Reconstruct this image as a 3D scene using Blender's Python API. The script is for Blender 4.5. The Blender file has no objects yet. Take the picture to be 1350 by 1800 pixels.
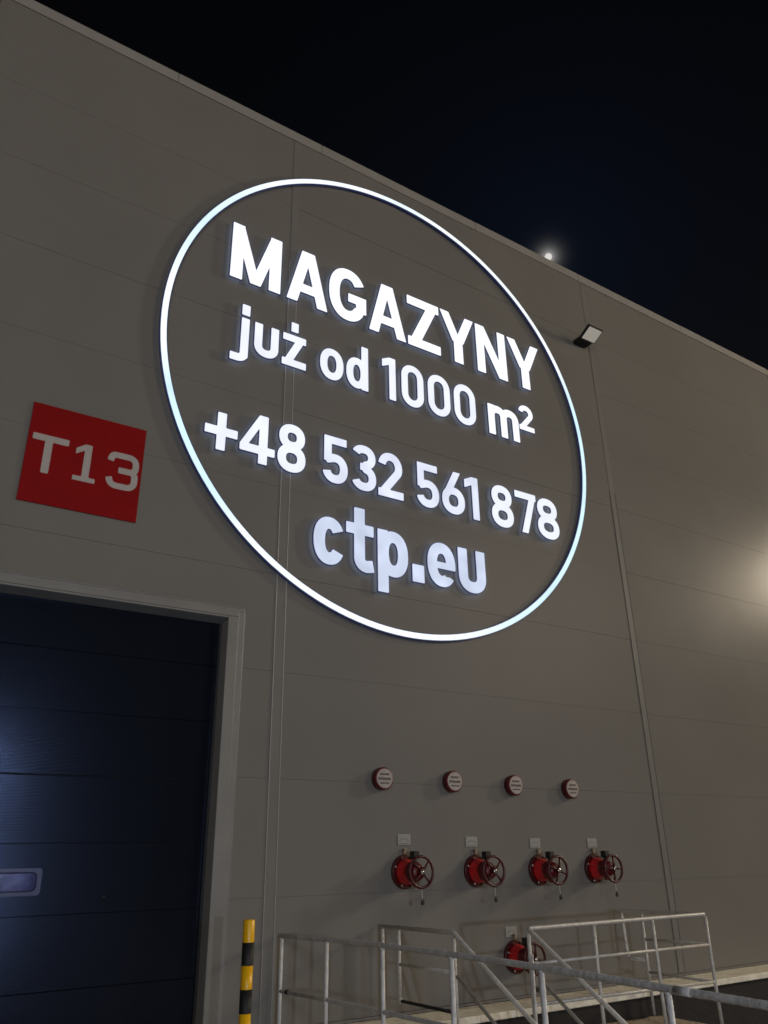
import bpy, bmesh, math, random
import numpy as np
from mathutils import Vector, Matrix

random.seed(7)
sc = bpy.context.scene
C = sc.collection
R_ = math.radians

# ------------------------------------------------------------------ camera
cam = bpy.data.cameras.new('camera')
cam_o = bpy.data.objects.new('camera', cam)
C.objects.link(cam_o)
right = Vector((0.8371394354471398, -0.5467514484115777, -0.016137511551845892))
up = Vector((-0.20647179264566745, -0.3431768201212036, 0.9162963870785389))
back = Vector((-0.5065243967085185, -0.7637358992422321, -0.40017560113996264))
mw = Matrix((right, up, back)).transposed().to_4x4()
mw.translation = Vector((0, -7.8, 1.65))
cam_o.matrix_world = mw
cam.sensor_fit = 'HORIZONTAL'
cam.sensor_width = 36.0
cam.lens = 36.0 * 1386.17 / 1350.0
cam.clip_start = 0.05
cam.clip_end = 5000
sc.camera = cam_o

# ------------------------------------------------------------------ world (night sky, moon halo)
MOON = Vector((0.57325, 0.50275, 0.64701)).normalized()
w = bpy.data.worlds.new('World')
sc.world = w
w.use_nodes = True
nt = w.node_tree
nt.nodes.clear()
out = nt.nodes.new('ShaderNodeOutputWorld')
bg = nt.nodes.new('ShaderNodeBackground')
nt.links.new(bg.outputs[0], out.inputs[0])
geo = nt.nodes.new('ShaderNodeTexCoord')


def wmath(op, a, b=None):
    n = nt.nodes.new('ShaderNodeMath')
    n.operation = op
    for i, v in enumerate((a, b)):
        if v is None:
            continue
        if isinstance(v, (int, float)):
            n.inputs[i].default_value = v
        else:
            nt.links.new(v, n.inputs[i])
    return n.outputs[0]


nrm = nt.nodes.new('ShaderNodeVectorMath')
nrm.operation = 'NORMALIZE'
nt.links.new(geo.outputs['Generated'], nrm.inputs[0])
cr = nt.nodes.new('ShaderNodeVectorMath')
cr.operation = 'DISTANCE'
nt.links.new(nrm.outputs[0], cr.inputs[0])
cr.inputs[1].default_value = MOON
ang = cr.outputs['Value']


def glow(width, amp):
    return wmath('MULTIPLY', wmath('POWER', math.e, wmath('MULTIPLY', ang, -1.0 / width)), amp)


sep = nt.nodes.new('ShaderNodeSeparateXYZ')
nt.links.new(nrm.outputs[0], sep.inputs[0])
low = wmath('POWER', math.e, wmath('MULTIPLY', wmath('ABSOLUTE', sep.outputs['Z']), -4.0))


def wcol(fac, col):
    m = nt.nodes.new('ShaderNodeVectorMath')
    m.operation = 'SCALE'
    m.inputs[0].default_value = col
    nt.links.new(fac, m.inputs['Scale'])
    return m.outputs[0]


def wadd(a, b):
    m = nt.nodes.new('ShaderNodeVectorMath')
    m.operation = 'ADD'
    nt.links.new(a, m.inputs[0])
    nt.links.new(b, m.inputs[1])
    return m.outputs[0]


one = wmath('ADD', 1.0, 0.0)
tot = wcol(one, (0.0004, 0.0005, 0.0006))
tot = wadd(tot, wcol(low, (0.020, 0.020, 0.021)))             # town glow low over the horizon
tot = wadd(tot, wcol(glow(0.17, 1.3), (0.0009, 0.0022, 0.0062)))  # moonlit air
tot = wadd(tot, wcol(glow(0.0052, 1.0), (0.62, 0.60, 0.57)))
nt.links.new(tot, bg.inputs['Color'])
bg.inputs['Strength'].default_value = 1.0

# ------------------------------------------------------------------ unseen yard lamps and added fill lights


def lamp(name, loc, target, size, energy, col, spread=None):
    l = bpy.data.lights.new(name, 'AREA')
    l.shape = 'DISK'
    l.size = size
    l.energy = energy
    l.color = col
    if spread:
        l.spread = R_(spread)
    o = bpy.data.objects.new(name, l)
    C.objects.link(o)
    o.location = loc
    o.rotation_euler = (Vector(target) - Vector(loc)).to_track_quat('-Z', 'Y').to_euler()
    return o


lamp('yard_lamp_light_warm', (37.6, -10, 13.9), (9, 0, 4), 3.0, 3000, (1.0, 0.84, 0.62))
lamp('fill_light_right', (31, -27, 14.5), (9, 0, 4), 12.0, 2150, (1.0, 0.81, 0.60))  # unseen warm fill added from the right
lamp('yard_lamp_light_cool', (-10, -70, 3.7), (4, 0, 3.0), 1.2, 5000, (0.80, 0.88, 1.0))
lamp('door_reflection_lamp', (2.2, -12, 2.05), (1, 0, 2.2), 0.7, 112, (0.58, 0.72, 1.0))  # unseen lamp placed to give the dark door its bluish reflection
lamp('fill_light_distant', (-16, -36, 14), (5, 0, 5), 9, 1750, (1.0, 0.83, 0.66))  # unseen warm fill added from the far left

sc.view_settings.view_transform = 'Standard'
sc.view_settings.look = 'None'
sc.view_settings.exposure = 0
sc.view_settings.gamma = 1
sc.view_settings.use_curve_mapping = False
sc.cycles.filter_width = 1.6
sc.cycles.max_bounces = 5
sc.cycles.sample_clamp_indirect = 3

# ------------------------------------------------------------------ materials


def mat(name, col, rough=0.5, metal=0.0, spec=0.5, noise=0.0, nscale=5.0, bump=0.0, bscale=40.0, emis=None, estr=0.0,
        coat=0.0, stretch=None):
    m = bpy.data.materials.new(name)
    m.use_nodes = True
    t = m.node_tree
    b = t.nodes['Principled BSDF']
    b.inputs['Base Color'].default_value = (*col, 1)
    b.inputs['Roughness'].default_value = rough
    b.inputs['Metallic'].default_value = metal
    b.inputs['Specular IOR Level'].default_value = spec
    b.inputs['Coat Weight'].default_value = coat
    tc = t.nodes.new('ShaderNodeTexCoord')
    src = tc.outputs['Object']
    if stretch:
        mp = t.nodes.new('ShaderNodeMapping')
        mp.inputs['Scale'].default_value = stretch
        t.links.new(src, mp.inputs[0])
        src = mp.outputs[0]
    if noise > 0:
        n = t.nodes.new('ShaderNodeTexNoise')
        n.inputs['Scale'].default_value = nscale
        n.inputs['Detail'].default_value = 5
        n.inputs['Roughness'].default_value = 0.6
        t.links.new(src, n.inputs['Vector'])
        r = t.nodes.new('ShaderNodeValToRGB')
        r.color_ramp.elements[0].position = 0.3
        r.color_ramp.elements[1].position = 0.7
        r.color_ramp.elements[0].color = (*[c * (1 - noise) for c in col], 1)
        r.color_ramp.elements[1].color = (*[min(1, c * (1 + noise)) for c in col], 1)
        t.links.new(n.outputs['Fac'], r.inputs[0])
        t.links.new(r.outputs[0], b.inputs['Base Color'])
        mr = t.nodes.new('ShaderNodeMapRange')
        mr.inputs['To Min'].default_value = max(0.03, rough - 0.12 * min(1, noise * 4))
        mr.inputs['To Max'].default_value = min(1, rough + 0.12 * min(1, noise * 4))
        t.links.new(n.outputs['Fac'], mr.inputs['Value'])
        t.links.new(mr.outputs[0], b.inputs['Roughness'])
    if bump > 0:
        n2 = t.nodes.new('ShaderNodeTexNoise')
        n2.inputs['Scale'].default_value = bscale
        n2.inputs['Detail'].default_value = 4
        t.links.new(tc.outputs['Object'], n2.inputs['Vector'])
        bp = t.nodes.new('ShaderNodeBump')
        bp.inputs['Strength'].default_value = bump
        bp.inputs['Distance'].default_value = 0.02
        t.links.new(n2.outputs['Fac'], bp.inputs['Height'])
        t.links.new(bp.outputs[0], b.inputs['Normal'])
    if emis:
        b.inputs['Emission Color'].default_value = (*emis, 1)
        b.inputs['Emission Strength'].default_value = estr
    return m


M_wall = mat('coated_steel_wall', (0.200, 0.193, 0.178), 0.25, spec=0.036, noise=0.05, nscale=0.55, bump=0.05, bscale=1.3)
M_core = mat('joint_seal', (0.15, 0.143, 0.13), 0.8)
M_trim = mat('coated_steel_trim', (0.203, 0.197, 0.184), 0.4, spec=0.06, noise=0.05, nscale=2.0)
M_lip = mat('highlight_strip_edge', (0.62, 0.61, 0.58), 0.35)  # pale colour paints the highlight along the left strip's lips
M_coping = mat('roof_edge_metal', (0.31, 0.30, 0.28), 0.4, noise=0.06, nscale=2.0)
M_frame = mat('door_frame_steel', (0.225, 0.225, 0.215), 0.4, noise=0.06, nscale=3.0)
M_rubber = mat('black_rubber', (0.012, 0.012, 0.013), 0.6)
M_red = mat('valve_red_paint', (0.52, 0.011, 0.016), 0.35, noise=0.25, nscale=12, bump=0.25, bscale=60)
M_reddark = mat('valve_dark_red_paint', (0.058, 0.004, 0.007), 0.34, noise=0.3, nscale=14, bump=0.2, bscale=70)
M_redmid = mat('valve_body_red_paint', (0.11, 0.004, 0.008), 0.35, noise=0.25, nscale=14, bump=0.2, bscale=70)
M_signred = mat('sign_red', (0.26, 0.004, 0.005), 0.6, spec=0.12, noise=0.08, nscale=2.5)
M_signwhite = mat('sign_white_print', (0.44, 0.405, 0.385), 0.6, noise=0.05, nscale=8)
M_galv = mat('galvanised_steel', (0.56, 0.555, 0.53), 0.42, metal=0.15, noise=0.18, nscale=22, bump=0.25, bscale=45)
M_galvold = mat('weathered_galvanised_steel', (0.62, 0.625, 0.615), 0.5, metal=0.1, noise=0.2, nscale=15, bump=0.35, bscale=30)
M_yellow = mat('yellow_paint', (0.95, 0.51, 0.008), 0.32, noise=0.10, nscale=9, bump=0.08, bscale=30)
M_blackp = mat('black_paint', (0.012, 0.012, 0.013), 0.62, noise=0.2, nscale=9)
M_conc = mat('pale_concrete', (0.90, 0.83, 0.70), 0.9, noise=0.22, nscale=7, bump=0.6, bscale=25)
M_dirt = mat('dusty_concrete', (0.40, 0.33, 0.24), 0.95, noise=0.40, nscale=6, bump=1.0, bscale=22)
M_bitu = mat('black_bitumen', (0.018, 0.016, 0.017), 0.85, noise=0.3, nscale=5, bump=0.4, bscale=20)
M_asph = mat('concrete_paving', (0.25, 0.24, 0.22), 0.9, noise=0.25, nscale=12, bump=0.8, bscale=60)
M_soil = mat('dark_soil', (0.05, 0.042, 0.034), 0.95, noise=0.4, nscale=3, bump=1.0, bscale=12)
M_navy = mat('letter_return_navy', (0.018, 0.018, 0.055), 0.5)
M_return = mat('blue_glow_return', (0.02, 0.02, 0.06), 0.5, emis=(0.10, 0.14, 0.50), estr=0.10)  # faint blue glow added to the sides for fringes and wall tint
M_plate = mat('white_label_plate', (0.30, 0.31, 0.30), 0.5, noise=0.08, nscale=20)
M_platep = mat('faded_print', (0.2, 0.2, 0.2), 0.6)
M_gface = mat('brushed_gong_face', (0.36, 0.33, 0.32), 0.4, metal=0.0, noise=0.2, nscale=25)
M_gprint = mat('gong_print', (0.05, 0.03, 0.03), 0.6)
M_flglass = mat('floodlight_glass_glow', (0.85, 0.82, 0.74), 0.35, spec=0.6, coat=0.5, emis=(1.0, 0.95, 0.84), estr=0.14)  # lamp is off; weak glow added so its face reads pale
M_chrome = mat('bare_metal', (0.7, 0.68, 0.66), 0.2, metal=0.9)
M_tan = mat('brass_nipple', (0.30, 0.24, 0.16), 0.5, metal=0.3)


def emission(name, col, strength, vary=0.0):
    m = bpy.data.materials.new(name)
    m.use_nodes = True
    t = m.node_tree
    t.nodes.clear()
    o = t.nodes.new('ShaderNodeOutputMaterial')
    e = t.nodes.new('ShaderNodeEmission')
    e.inputs['Color'].default_value = (*col, 1)
    e.inputs['Strength'].default_value = strength
    t.links.new(e.outputs[0], o.inputs[0])
    if vary:
        tc = t.nodes.new('ShaderNodeTexCoord')
        n = t.nodes.new('ShaderNodeTexNoise')
        n.inputs['Scale'].default_value = 3.2
        n.inputs['Detail'].default_value = 1
        t.links.new(tc.outputs['Object'], n.inputs['Vector'])
        mr = t.nodes.new('ShaderNodeMapRange')
        mr.inputs['From Min'].default_value = 0.3
        mr.inputs['From Max'].default_value = 0.7
        mr.inputs['To Min'].default_value = strength * (1 - vary)
        mr.inputs['To Max'].default_value = strength * (1 + vary)
        t.links.new(n.outputs['Fac'], mr.inputs['Value'])
        t.links.new(mr.outputs[0], e.inputs['Strength'])
    return m


E_top = emission('lit_acrylic_bright', (0.93, 0.96, 1.0), 1.16, 0.04)
E_mid = emission('lit_acrylic_even', (0.87, 0.90, 1.0), 1.06, 0.05)
E_low = emission('lit_acrylic_soft', (0.80, 0.85, 1.0), 1.0, 0.10)
E_bot = emission('lit_acrylic_dim', (0.70, 0.78, 0.98), 0.93, 0.13)
E_ring = emission('lit_ring_tube', (0.86, 0.965, 1.0), 1.14, 0.06)
# the ring's LED runs differ slightly in tint
_t = E_ring.node_tree
_e = [n for n in _t.nodes if n.type == 'EMISSION'][0]
_tc = _t.nodes.new('ShaderNodeTexCoord')
_n = _t.nodes.new('ShaderNodeTexNoise')
_n.inputs['Scale'].default_value = 0.42
_n.inputs['Detail'].default_value = 0
_cr = _t.nodes.new('ShaderNodeValToRGB')
_cr.color_ramp.elements[0].position = 0.42
_cr.color_ramp.elements[1].position = 0.60
_cr.color_ramp.elements[0].color = (0.90, 0.965, 1.0, 1)
_cr.color_ramp.elements[1].color = (0.64, 0.87, 0.97, 1)
_t.links.new(_tc.outputs['Object'], _n.inputs['Vector'])
_t.links.new(_n.outputs['Fac'], _cr.inputs[0])
_t.links.new(_cr.outputs[0], _e.inputs['Color'])
E_back = emission('bloom_back_glow', (0.55, 0.68, 1.0), 1.25)  # glow added behind the letters to imitate lens bloom on the wall

# door material with fine horizontal ribs
M_door = mat('dark_door_steel', (0.028, 0.035, 0.058), 0.20, metal=0.8, spec=0.3)
t = M_door.node_tree
tc = t.nodes.new('ShaderNodeTexCoord')
wv = t.nodes.new('ShaderNodeTexWave')
wv.wave_type = 'BANDS'
wv.bands_direction = 'Z'
wv.inputs['Scale'].default_value = 26
wv.inputs['Distortion'].default_value = 0.15
bp = t.nodes.new('ShaderNodeBump')
bp.inputs['Strength'].default_value = 0.10
bp.inputs['Distance'].default_value = 0.004
t.links.new(tc.outputs['Object'], wv.inputs['Vector'])
t.links.new(wv.outputs['Fac'], bp.inputs['Height'])
t.links.new(bp.outputs[0], t.nodes['Principled BSDF'].inputs['Normal'])

# ------------------------------------------------------------------ helpers


def link(name, me, m=None, parent=None, smooth=False, bevel=0.0):
    o = bpy.data.objects.new(name, me)
    C.objects.link(o)
    if m is not None and len(me.materials) == 0:
        for mm in (m if isinstance(m, (list, tuple)) else [m]):
            me.materials.append(mm)
    if parent is not None:
        o.parent = parent
    if smooth:
        for p in me.polygons:
            p.use_smooth = True
    if bevel > 0:
        b = o.modifiers.new('bevel', 'BEVEL')
        b.width = bevel
        b.segments = 2
        b.limit_method = 'ANGLE'
    return o


def tag(o, label=None, cat=None, group=None, kind=None):
    for k, v in (('label', label), ('category', cat), ('group', group), ('kind', kind)):
        if v:
            o[k] = v
    return o


def empty(name, loc=(0, 0, 0)):
    o = bpy.data.objects.new(name, None)
    o.empty_display_size = 0.1
    C.objects.link(o)
    o.location = loc
    return o


def done(name, bm, m=None, parent=None, smooth=False, bevel=0.0):
    me = bpy.data.meshes.new(name)
    bmesh.ops.recalc_face_normals(bm, faces=bm.faces[:])
    bm.to_mesh(me)
    bm.free()
    if smooth:
        for p in me.polygons:
            p.use_smooth = True
        try:
            me.set_sharp_from_angle(angle=R_(40))
        except Exception:
            pass
    return link(name, me, m, parent, False, bevel)


def hexa(bm, pts, mi=0):
    v = [bm.verts.new(p) for p in pts]
    for f in ((0, 1, 2, 3), (4, 5, 6, 7), (0, 1, 5, 4), (1, 2, 6, 5), (2, 3, 7, 6), (3, 0, 4, 7)):
        fc = bm.faces.new([v[i] for i in f])
        fc.material_index = mi


def box(bm, x0, x1, y0, y1, z0, z1, mi=0):
    hexa(bm, [(x0, y0, z0), (x1, y0, z0), (x1, y1, z0), (x0, y1, z0), (x0, y0, z1), (x1, y0, z1), (x1, y1, z1), (x0, y1, z1)], mi)


def tube(bm, pts, r, n=12, caps=True, mi=0):
    pts = [Vector(p) for p in pts]
    rings = []
    for i, p in enumerate(pts):
        a = pts[max(0, i - 1)]
        b = pts[min(len(pts) - 1, i + 1)]
        d = (b - a).normalized()
        if 0 < i < len(pts) - 1:
            d1 = (p - a).normalized()
            d2 = (b - p).normalized()
            d = (d1 + d2).normalized()
            sc_ = 1 / max(0.5, d.dot(d1))
        else:
            sc_ = 1
        ref = Vector((0, 0, 1)) if abs(d.z) < 0.95 else Vector((0, 1, 0))
        if i == 0:
            u = d.cross(ref).normalized()
        else:
            u = (u - d * u.dot(d)).normalized()
        v = d.cross(u)
        rr = r if not isinstance(r, (list, tuple)) else r[i]
        k = 1.0
        rings.append([bm.verts.new(p + (u * math.cos(2 * math.pi * j / n) + v * math.sin(2 * math.pi * j / n)) * rr * k) for j in range(n)])
    for i in range(len(rings) - 1):
        for j in range(n):
            f = bm.faces.new([rings[i][j], rings[i][(j + 1) % n], rings[i + 1][(j + 1) % n], rings[i + 1][j]])
            f.material_index = mi
            f.smooth = True
    if caps:
        for q in (rings[0], rings[-1]):
            f = bm.faces.new(q)
            f.material_index = mi


def bent(pts, rad=0.05, n=5):
    """polyline with rounded corners"""
    pts = [Vector(p) for p in pts]
    outp = [pts[0]]
    for i in range(1, len(pts) - 1):
        a = pts[i] + (pts[i - 1] - pts[i]).normalized() * rad
        b = pts[i] + (pts[i + 1] - pts[i]).normalized() * rad
        for k in range(n + 1):
            s = k / n
            outp.append(a * (1 - s) ** 2 + pts[i] * 2 * s * (1 - s) + b * s * s)
    outp.append(pts[-1])
    return outp


def lathe_y(bm, prof, cx, cz, n=32, mi=0):
    """profile [(y, r)...] turned round the axis parallel to Y through (cx, cz)"""
    rings = []
    for y, r in prof:
        rings.append([bm.verts.new((cx + r * math.cos(2 * math.pi * j / n), y, cz + r * math.sin(2 * math.pi * j / n))) for j in range(n)])
    for i in range(len(rings) - 1):
        for j in range(n):
            f = bm.faces.new([rings[i][j], rings[i][(j + 1) % n], rings[i + 1][(j + 1) % n], rings[i + 1][j]])
            f.material_index = mi
            f.smooth = True
    for q in (rings[0], rings[-1]):
        bm.faces.new(q).material_index = mi


def wobble(pts, amp, seed):
    """very slight unevenness of hand-welded tube runs"""
    rnd = random.Random(seed)
    a = Vector(pts[0])
    b = Vector(pts[-1])
    n = max(2, int((b - a).length / 0.35))
    res = []
    for i in range(n + 1):
        s = i / n
        p = a.lerp(b, s)
        if 0 < i < n:
            p += Vector((rnd.uniform(-1, 1), rnd.uniform(-1, 1), rnd.uniform(-1, 1))) * amp
        res.append(p)
    return res


# ------------------------------------------------------------------ ground
YARD_X = 3.99
bm = bmesh.new()
box(bm, -250, 250, -250, 250, -1.6, -1.2)
tag(done('ground', bm, M_soil), kind='structure')
bm = bmesh.new()
box(bm, -120, YARD_X, -120, 0.0, -1.195, -0.004)
tag(done('yard_retaining_block', bm, M_conc), kind='structure')
bm = bmesh.new()
box(bm, -120, YARD_X - 0.30, -120, 0.0, 0.0, 0.012)
tag(done('asphalt_yard', bm, M_asph), kind='structure')
# concrete edge of the yard under the front guardrail
bm = bmesh.new()
y = -0.3
while y > -12:
    box(bm, YARD_X - 0.296, YARD_X, y - 0.994, y, 0.0, 0.03)
    y -= 1.0
tag(done('kerb', bm, M_conc, bevel=0.008), kind='structure')

# ------------------------------------------------------------------ warehouse
X0, X1 = -0.33, 33.5
TOP = 11.56
PH = 1.1075
ZJ = 1.299
strips = [-2.27, 3.75, 9.71, 15.67, 21.63, 27.59]
DX0, DX1, DZ = 0.0, 3.12, 4.01
house = empty('warehouse', (X0, 0, 0))
tag(house, 'tall pale grey warehouse clad in wide steel panels, seen from below at night', 'warehouse')
H = house.location.copy()


def part(o, par=None):
    o.parent = par or house
    o.location = o.location - H if (par is None or par is house) else o.location
    return o


bm = bmesh.new()
# backing shell behind the panels, cut round the dock door
box(bm, X0 + 0.02, DX0, 0.0085, 0.30, -1.2, DZ)
box(bm, DX1, X1, 0.0085, 0.30, -1.2, DZ)
box(bm, X0 + 0.02, X1, 0.0085, 0.30, DZ, TOP - 0.02)
part(done('inner_wall', bm, M_core))
bm = bmesh.new()
box(bm, X0 + 0.02, X1, 0.301, 26, -1.2, TOP - 0.35)
part(done('hall_body', bm, M_wall))

zs = [0.19, ZJ]
while zs[-1] + PH < TOP - 0.6:
    zs.append(zs[-1] + PH)
zs.append(TOP)
g = 0.0013
random.seed(3)
for i in range(len(zs) - 1):
    a, b = zs[i] + g, zs[i + 1] - g
    xs = [X0] + [s for s in strips if X0 < s < X1] + [X1]
    for k in range(len(xs) - 1):
        l, r = xs[k] + (g if k else 0), xs[k + 1] - g
        bm = bmesh.new()
        dy = random.uniform(-0.0015, 0.0015)
        ya, yb = dy, 0.008
        if l < DX0 and a < DZ:
            if b <= DZ:
                box(bm, l, DX0, ya, yb, a, b)
                part(done('wall_panel', bm, M_wall))
                bm = bmesh.new()
                box(bm, DX1, r, ya, yb, a, b)
            else:
                P_ = [(l, a), (DX0, a), (DX0, DZ), (DX1, DZ), (DX1, a), (r, a), (r, b), (l, b)]
                va = [bm.verts.new((p[0], ya, p[1])) for p in P_]
                vb = [bm.verts.new((p[0], yb, p[1])) for p in P_]
                bm.faces.new(va)
                bm.faces.new(vb[::-1])
                for j in range(8):
                    bm.faces.new([va[j], va[(j + 1) % 8], vb[(j + 1) % 8], vb[j]])
        else:
            box(bm, l, r, ya, yb, a, b)
        part(done('wall_panel', bm, M_wall))

# cover strips over the panel ends: flat band with two rolled lips
for s in strips:
    if s < X0:
        continue
    bm = bmesh.new()
    hw = 0.060
    box(bm, s - hw + 0.004, s + hw - 0.004, -0.0055, -0.0035, 0.20, TOP - 0.13)
    for e in (-1, 1):
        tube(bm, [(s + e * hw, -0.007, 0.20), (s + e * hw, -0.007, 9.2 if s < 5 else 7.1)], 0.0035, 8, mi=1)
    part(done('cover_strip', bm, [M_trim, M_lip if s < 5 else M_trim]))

# roof edge coping in lengths
x = X0 - 0.06
i = 0
rnd = random.Random(5)
edges = [X0 - 0.06, 1.9, 4.15, 7.15, 9.62, 12.6, 15.6, 18.6, 21.6, 24.6, 27.6, 30.6, X1 + 0.05]
for k in range(len(edges) - 1):
    a, b = edges[k] + 0.004, edges[k + 1] - 0.004
    dz = rnd.uniform(-0.008, 0.008)
    bm = bmesh.new()
    prof = [(-0.012, TOP - 0.125), (-0.012, TOP + 0.045), (0.40, TOP + 0.085), (0.40, TOP + 0.03), (-0.004, TOP + 0.02), (-0.004, TOP - 0.125)]
    va = [bm.verts.new((a, p[0], p[1] + dz)) for p in prof]
    vb = [bm.verts.new((b, p[0], p[1] + dz)) for p in prof]
    n = len(prof)
    for j in range(n):
        bm.faces.new([va[j], va[(j + 1) % n], vb[(j + 1) % n], vb[j]])
    bm.faces.new(va)
    bm.faces.new(vb[::-1])
    part(done('roof_coping', bm, M_coping))

# base flashing
bm = bmesh.new()
box(bm, DX1 + 0.2, X1, -0.02, 0.02, 0.165, 0.188)
part(done('base_flashing', bm, M_trim))

# door frame
fr = empty('door_frame', (0, 0, 0))
bm = bmesh.new()
FO, FI, FD = 0.20, 0.12, 0.10
box(bm, DX1, DX1 + FI, -0.055, FD + 0.05, 0.02, DZ + .034)                 # right jamb
box(bm, DX0 - FI, DX0, -0.055, FD + 0.05, 0.02, DZ + .034)                 # left jamb
box(bm, DX0 - FI, DX1 + FI, -0.055, FD + 0.05, DZ + .034, DZ + FI * 0.8)
hexa(bm, [(DX0, -0.053, DZ + .012), (DX1, -0.053, DZ + .012), (DX1 - .02, FD - .003, DZ - .03), (DX0 + .02, FD - .003, DZ - .03),
          (DX0, -0.053, DZ + .0335), (DX1, -0.053, DZ + .0335), (DX1 - .02, FD - .003, DZ + .0335), (DX0 + .02, FD - .003, DZ + .0335)])   # head
# inner reveal liner narrowing toward the door leaf
hexa(bm, [(DX1, -0.052, 0.02), (DX1 - 0.02, FD, 0.02), (DX1, FD + 0.02, 0.02), (DX1 + 0.01, -0.03, 0.02),
          (DX1, -0.052, DZ), (DX1 - 0.02, FD, DZ - 0.015), (DX1, FD + 0.02, DZ), (DX1 + 0.01, -0.03, DZ)])
df = part(done('door_frame', bm, M_frame, bevel=0.006))
bpy.data.objects.remove(fr)
bm = bmesh.new()
# outer flashing, thin and stepped, with a rounded upper corner
box(bm, DX1 + FI + 0.0005, DX1 + FO - 0.012, -0.024, -0.0035, 0.02, DZ + 0.10)
box(bm, DX0 - FO, DX0 - FI - 0.0005, -0.024, -0.0035, 0.02, DZ + 0.10)
box(bm, DX0 - FO, DX1 + FO - 0.012, -0.024, -0.0035, DZ + 0.1005, DZ + 0.135)
tube(bm, bent([(DX0 - FO, -0.014, DZ + 0.145), (DX1 + FO - 0.008, -0.014, DZ + 0.145), (DX1 + FO - 0.008, -0.014, 0.02)], 0.05, 5), 0.012, 8)
part(done('door_flashing', bm, M_frame, bevel=0.003))

# sectional dock door
door = empty('dock_door', (0, 0, 0))
bm = bmesh.new()
box(bm, DX0 - 0.05, DX1 + 0.05, FD + 0.045, FD + 0.07, 0, DZ + 0.1)
door_m = done('dock_door', bm, M_rubber)
bpy.data.objects.remove(door)
part(door_m)
door_m['label'] = 'dark blue-black sectional door with a narrow window strip'
bm = bmesh.new()
box(bm, DX1 - 0.046, DX1 - 0.021, FD - 0.026, FD - 0.004, 0.02, DZ - 0.035)
box(bm, DX0 + 0.021, DX0 + 0.046, FD - 0.026, FD - 0.004, 0.02, DZ - 0.035)
gk = done('sheen_cover_strip', bm, M_rubber)  # dark strip added to cover the bluish sheen beside the jamb
gk.parent = door_m
gk['kind'] = 'stuff'
sec = [0.02, 0.09, 0.665, 1.235, 1.805, 2.375, 2.945, 3.515, DZ + 0.05]
for i in range(len(sec) - 1):
    ga, gb = (0.004 if i == 5 else 0.0016), (0.004 if i == 4 else 0.0016)
    a, b = sec[i] + ga, sec[i + 1] - gb
    bm = bmesh.new()
    tilt = (0.0, 0.0, 0.0006, -0.0006, 0.0, 0.0008, -0.0004, 0.0)[i]
    hexa(bm, [(DX0 - 0.04, FD - tilt, a), (DX1 + 0.04, FD - tilt, a), (DX1 + 0.04, FD + 0.04, a), (DX0 - 0.04, FD + 0.04, a),
              (DX0 - 0.04, FD + tilt, b), (DX1 + 0.04, FD + tilt, b), (DX1 + 0.04, FD + 0.04, b), (DX0 - 0.04, FD + 0.04, b)])
    o = done('door_section', bm, M_door, bevel=0.003)
    o.parent = door_m


# ---- contour tracing of distance fields (letters)
def contours(F, xs, ys, level=0.0):
    F = F - level
    ny, nx = F.shape
    segs = {}

    def ip(i0, j0, i1, j1):
        a, b = F[j0, i0], F[j1, i1]
        s = a / (a - b)
        return (xs[i0] + (xs[i1] - xs[i0]) * s, ys[j0] + (ys[j1] - ys[j0]) * s)
    pt = {}
    inside = F < 0
    mixed = np.argwhere((inside[:-1, :-1].astype(int) + inside[1:, :-1] + inside[:-1, 1:] + inside[1:, 1:]) % 4 != 0)
    for j, i in mixed:
        c = [(i, j), (i + 1, j), (i + 1, j + 1), (i, j + 1)]
        s = [inside[q[1], q[0]] for q in c]
        cr_ = []
        for k in range(4):
            k2 = (k + 1) % 4
            if s[k] != s[k2]:
                key = tuple(sorted((c[k], c[k2])))
                if key not in pt:
                    pt[key] = ip(*key[0], *key[1])
                cr_.append((key, s[k]))
        if len(cr_) == 2:
            a = [q[0] for q in cr_ if q[1]][0]
            b = [q[0] for q in cr_ if not q[1]][0]
            segs[a] = b
        elif len(cr_) == 4:
            for k in range(4):
                if cr_[k][1]:
                    segs[cr_[k][0]] = cr_[(k + 1) % 4][0]
    loops = []
    left = dict(segs)
    while left:
        s0 = next(iter(left))
        lp = []
        k = s0
        while k in left:
            lp.append(pt[k])
            k = left.pop(k)
        if len(lp) > 6:
            # drop nearly collinear points
            P = [np.array(q) for q in lp]
            chg = True
            while chg:
                chg = False
                Q = []
                m_ = len(P)
                i = 0
                while i < m_:
                    a, b, c_ = P[i - 1], P[i], P[(i + 1) % m_]
                    u, v = b - a, c_ - b
                    L = np.hypot(*(c_ - a))
                    area = abs(u[0] * v[1] - u[1] * v[0])
                    if Q and L > 0 and area / L < 0.0006 and i + 1 < m_:
                        Q.append(P[(i + 1)])
                        i += 2
                        chg = True
                        continue
                    Q.append(b)
                    i += 1
                if len(Q) < 8:
                    break
                P = Q
            loops.append([tuple(q) for q in P])
    return loops


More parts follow.
